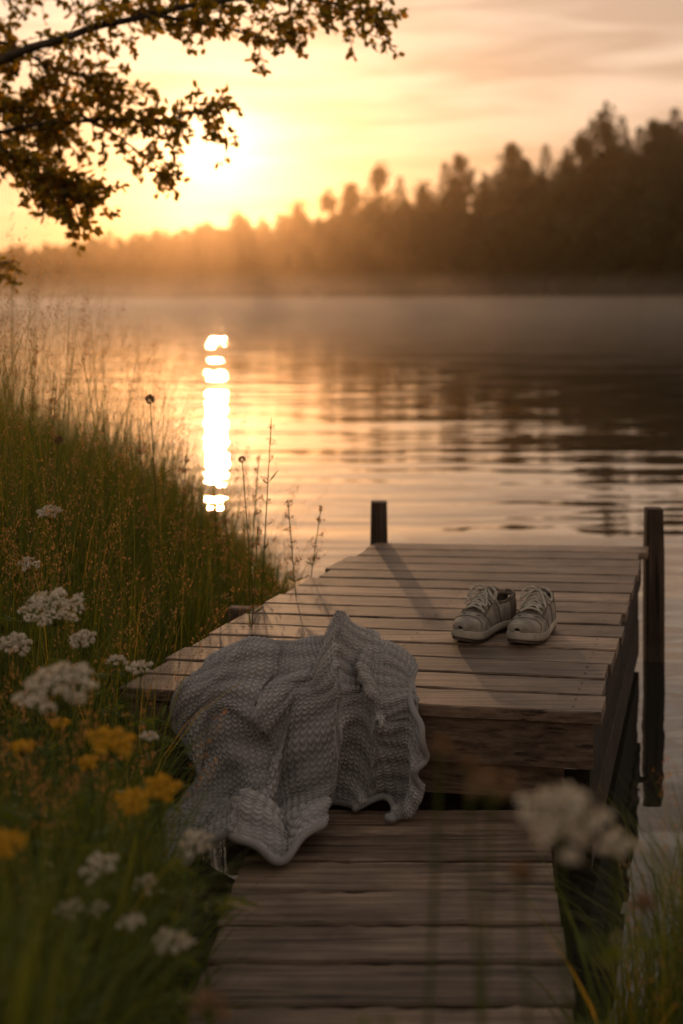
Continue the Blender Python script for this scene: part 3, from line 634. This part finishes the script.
rp=ramp(nt,[(0,(.80,.36,.16)),(.05,(.81,.43,.23)),(.12,(.81,.54,.37)),(.2,(.84,.63,.48)),(.45,(.60,.53,.46)),(1,(.40,.37,.345))],sp.outputs['Z'])
dt=N(nt,'ShaderNodeVectorMath',operation='DOT_PRODUCT'); nt.links.new(nv_.outputs[0],dt.inputs[0]); dt.inputs[1].default_value=sd
mx=N(nt,'ShaderNodeMath',operation='MAXIMUM'); nt.links.new(dt.outputs['Value'],mx.inputs[0]); mx.inputs[1].default_value=0
def mul(a_,b_,typ='MULTIPLY'):
    n=N(nt,'ShaderNodeMix',data_type='RGBA',blend_type=typ); n.inputs[0].default_value=1
    for s_,i in ((a_,6),(b_,7)):
        if isinstance(s_,tuple): n.inputs[i].default_value=(*s_,1)
        else: nt.links.new(s_,n.inputs[i])
    return n.outputs[2]
mr=N(nt,'ShaderNodeMapRange'); mr.inputs[1].default_value=-1; mr.inputs[3].default_value=.7; mr.inputs[4].default_value=1.0; nt.links.new(dt.outputs['Value'],mr.inputs[0])
base=mul(rp.outputs[0],mr.outputs[0])
def clouds(sc,scale,lo_,hi_,det=7,off=0):
    mp=N(nt,'ShaderNodeMapping'); mp.inputs['Scale'].default_value=sc; mp.inputs['Location'].default_value=(off,off,off); nt.links.new(nv_.outputs[0],mp.inputs[0])
    n=N(nt,'ShaderNodeTexNoise'); n.inputs['Scale'].default_value=scale; n.inputs['Detail'].default_value=det; n.inputs['Distortion'].default_value=.4; nt.links.new(mp.outputs[0],n.inputs['Vector'])
    return ramp(nt,[(lo_,(0,0,0)),(hi_,(1,1,1))],n.outputs['Fac']).outputs[0]
c1=clouds((3.2,3.2,26),1.7,.42,.64,off=3.1)
tot=base
for n_,col in ((1300,(1.2,.85,.45)),(110,(.28,.15,.05)),(12,(.06,.025,.003))):
    pw=N(nt,'ShaderNodeMath',operation='POWER'); nt.links.new(mx.outputs[0],pw.inputs[0]); pw.inputs[1].default_value=n_
    tot=mul(tot,mul(pw.outputs[0],col),'ADD')
cf=N(nt,'ShaderNodeMix',data_type='RGBA'); nt.links.new(c1,cf.inputs[0]); cf.inputs[6].default_value=(1.09,1.09,1.08,1); cf.inputs[7].default_value=(.70,.63,.60,1)
tot=mul(tot,cf.outputs[2])
bg2=N(nt,'ShaderNodeBackground'); bg2.inputs[1].default_value=1.0; nt.links.new(tot,bg2.inputs[0])
ad=N(nt,'ShaderNodeAddShader'); nt.links.new(bg1.outputs[0],ad.inputs[0]); nt.links.new(bg2.outputs[0],ad.inputs[1]); nt.links.new(ad.outputs[0],out.inputs[0])

# ---------------------------------------------------------------- camera
cd=bpy.data.cameras.new('camera'); cam=bpy.data.objects.new('camera',cd); COL.objects.link(cam); S.camera=cam
cam.location=(0,0,CAMH); cam.rotation_euler=(math.radians(90),0,0)
cd.sensor_fit='VERTICAL'; cd.sensor_height=36; cd.sensor_width=24; cd.lens=1400/1024*36; cd.shift_y=-212/1024
cd.clip_start=.05; cd.clip_end=6000; cd.dof.use_dof=True; cd.dof.focus_distance=4.15; cd.dof.aperture_fstop=2.0
print('TOTAL',time.time()-T0_)
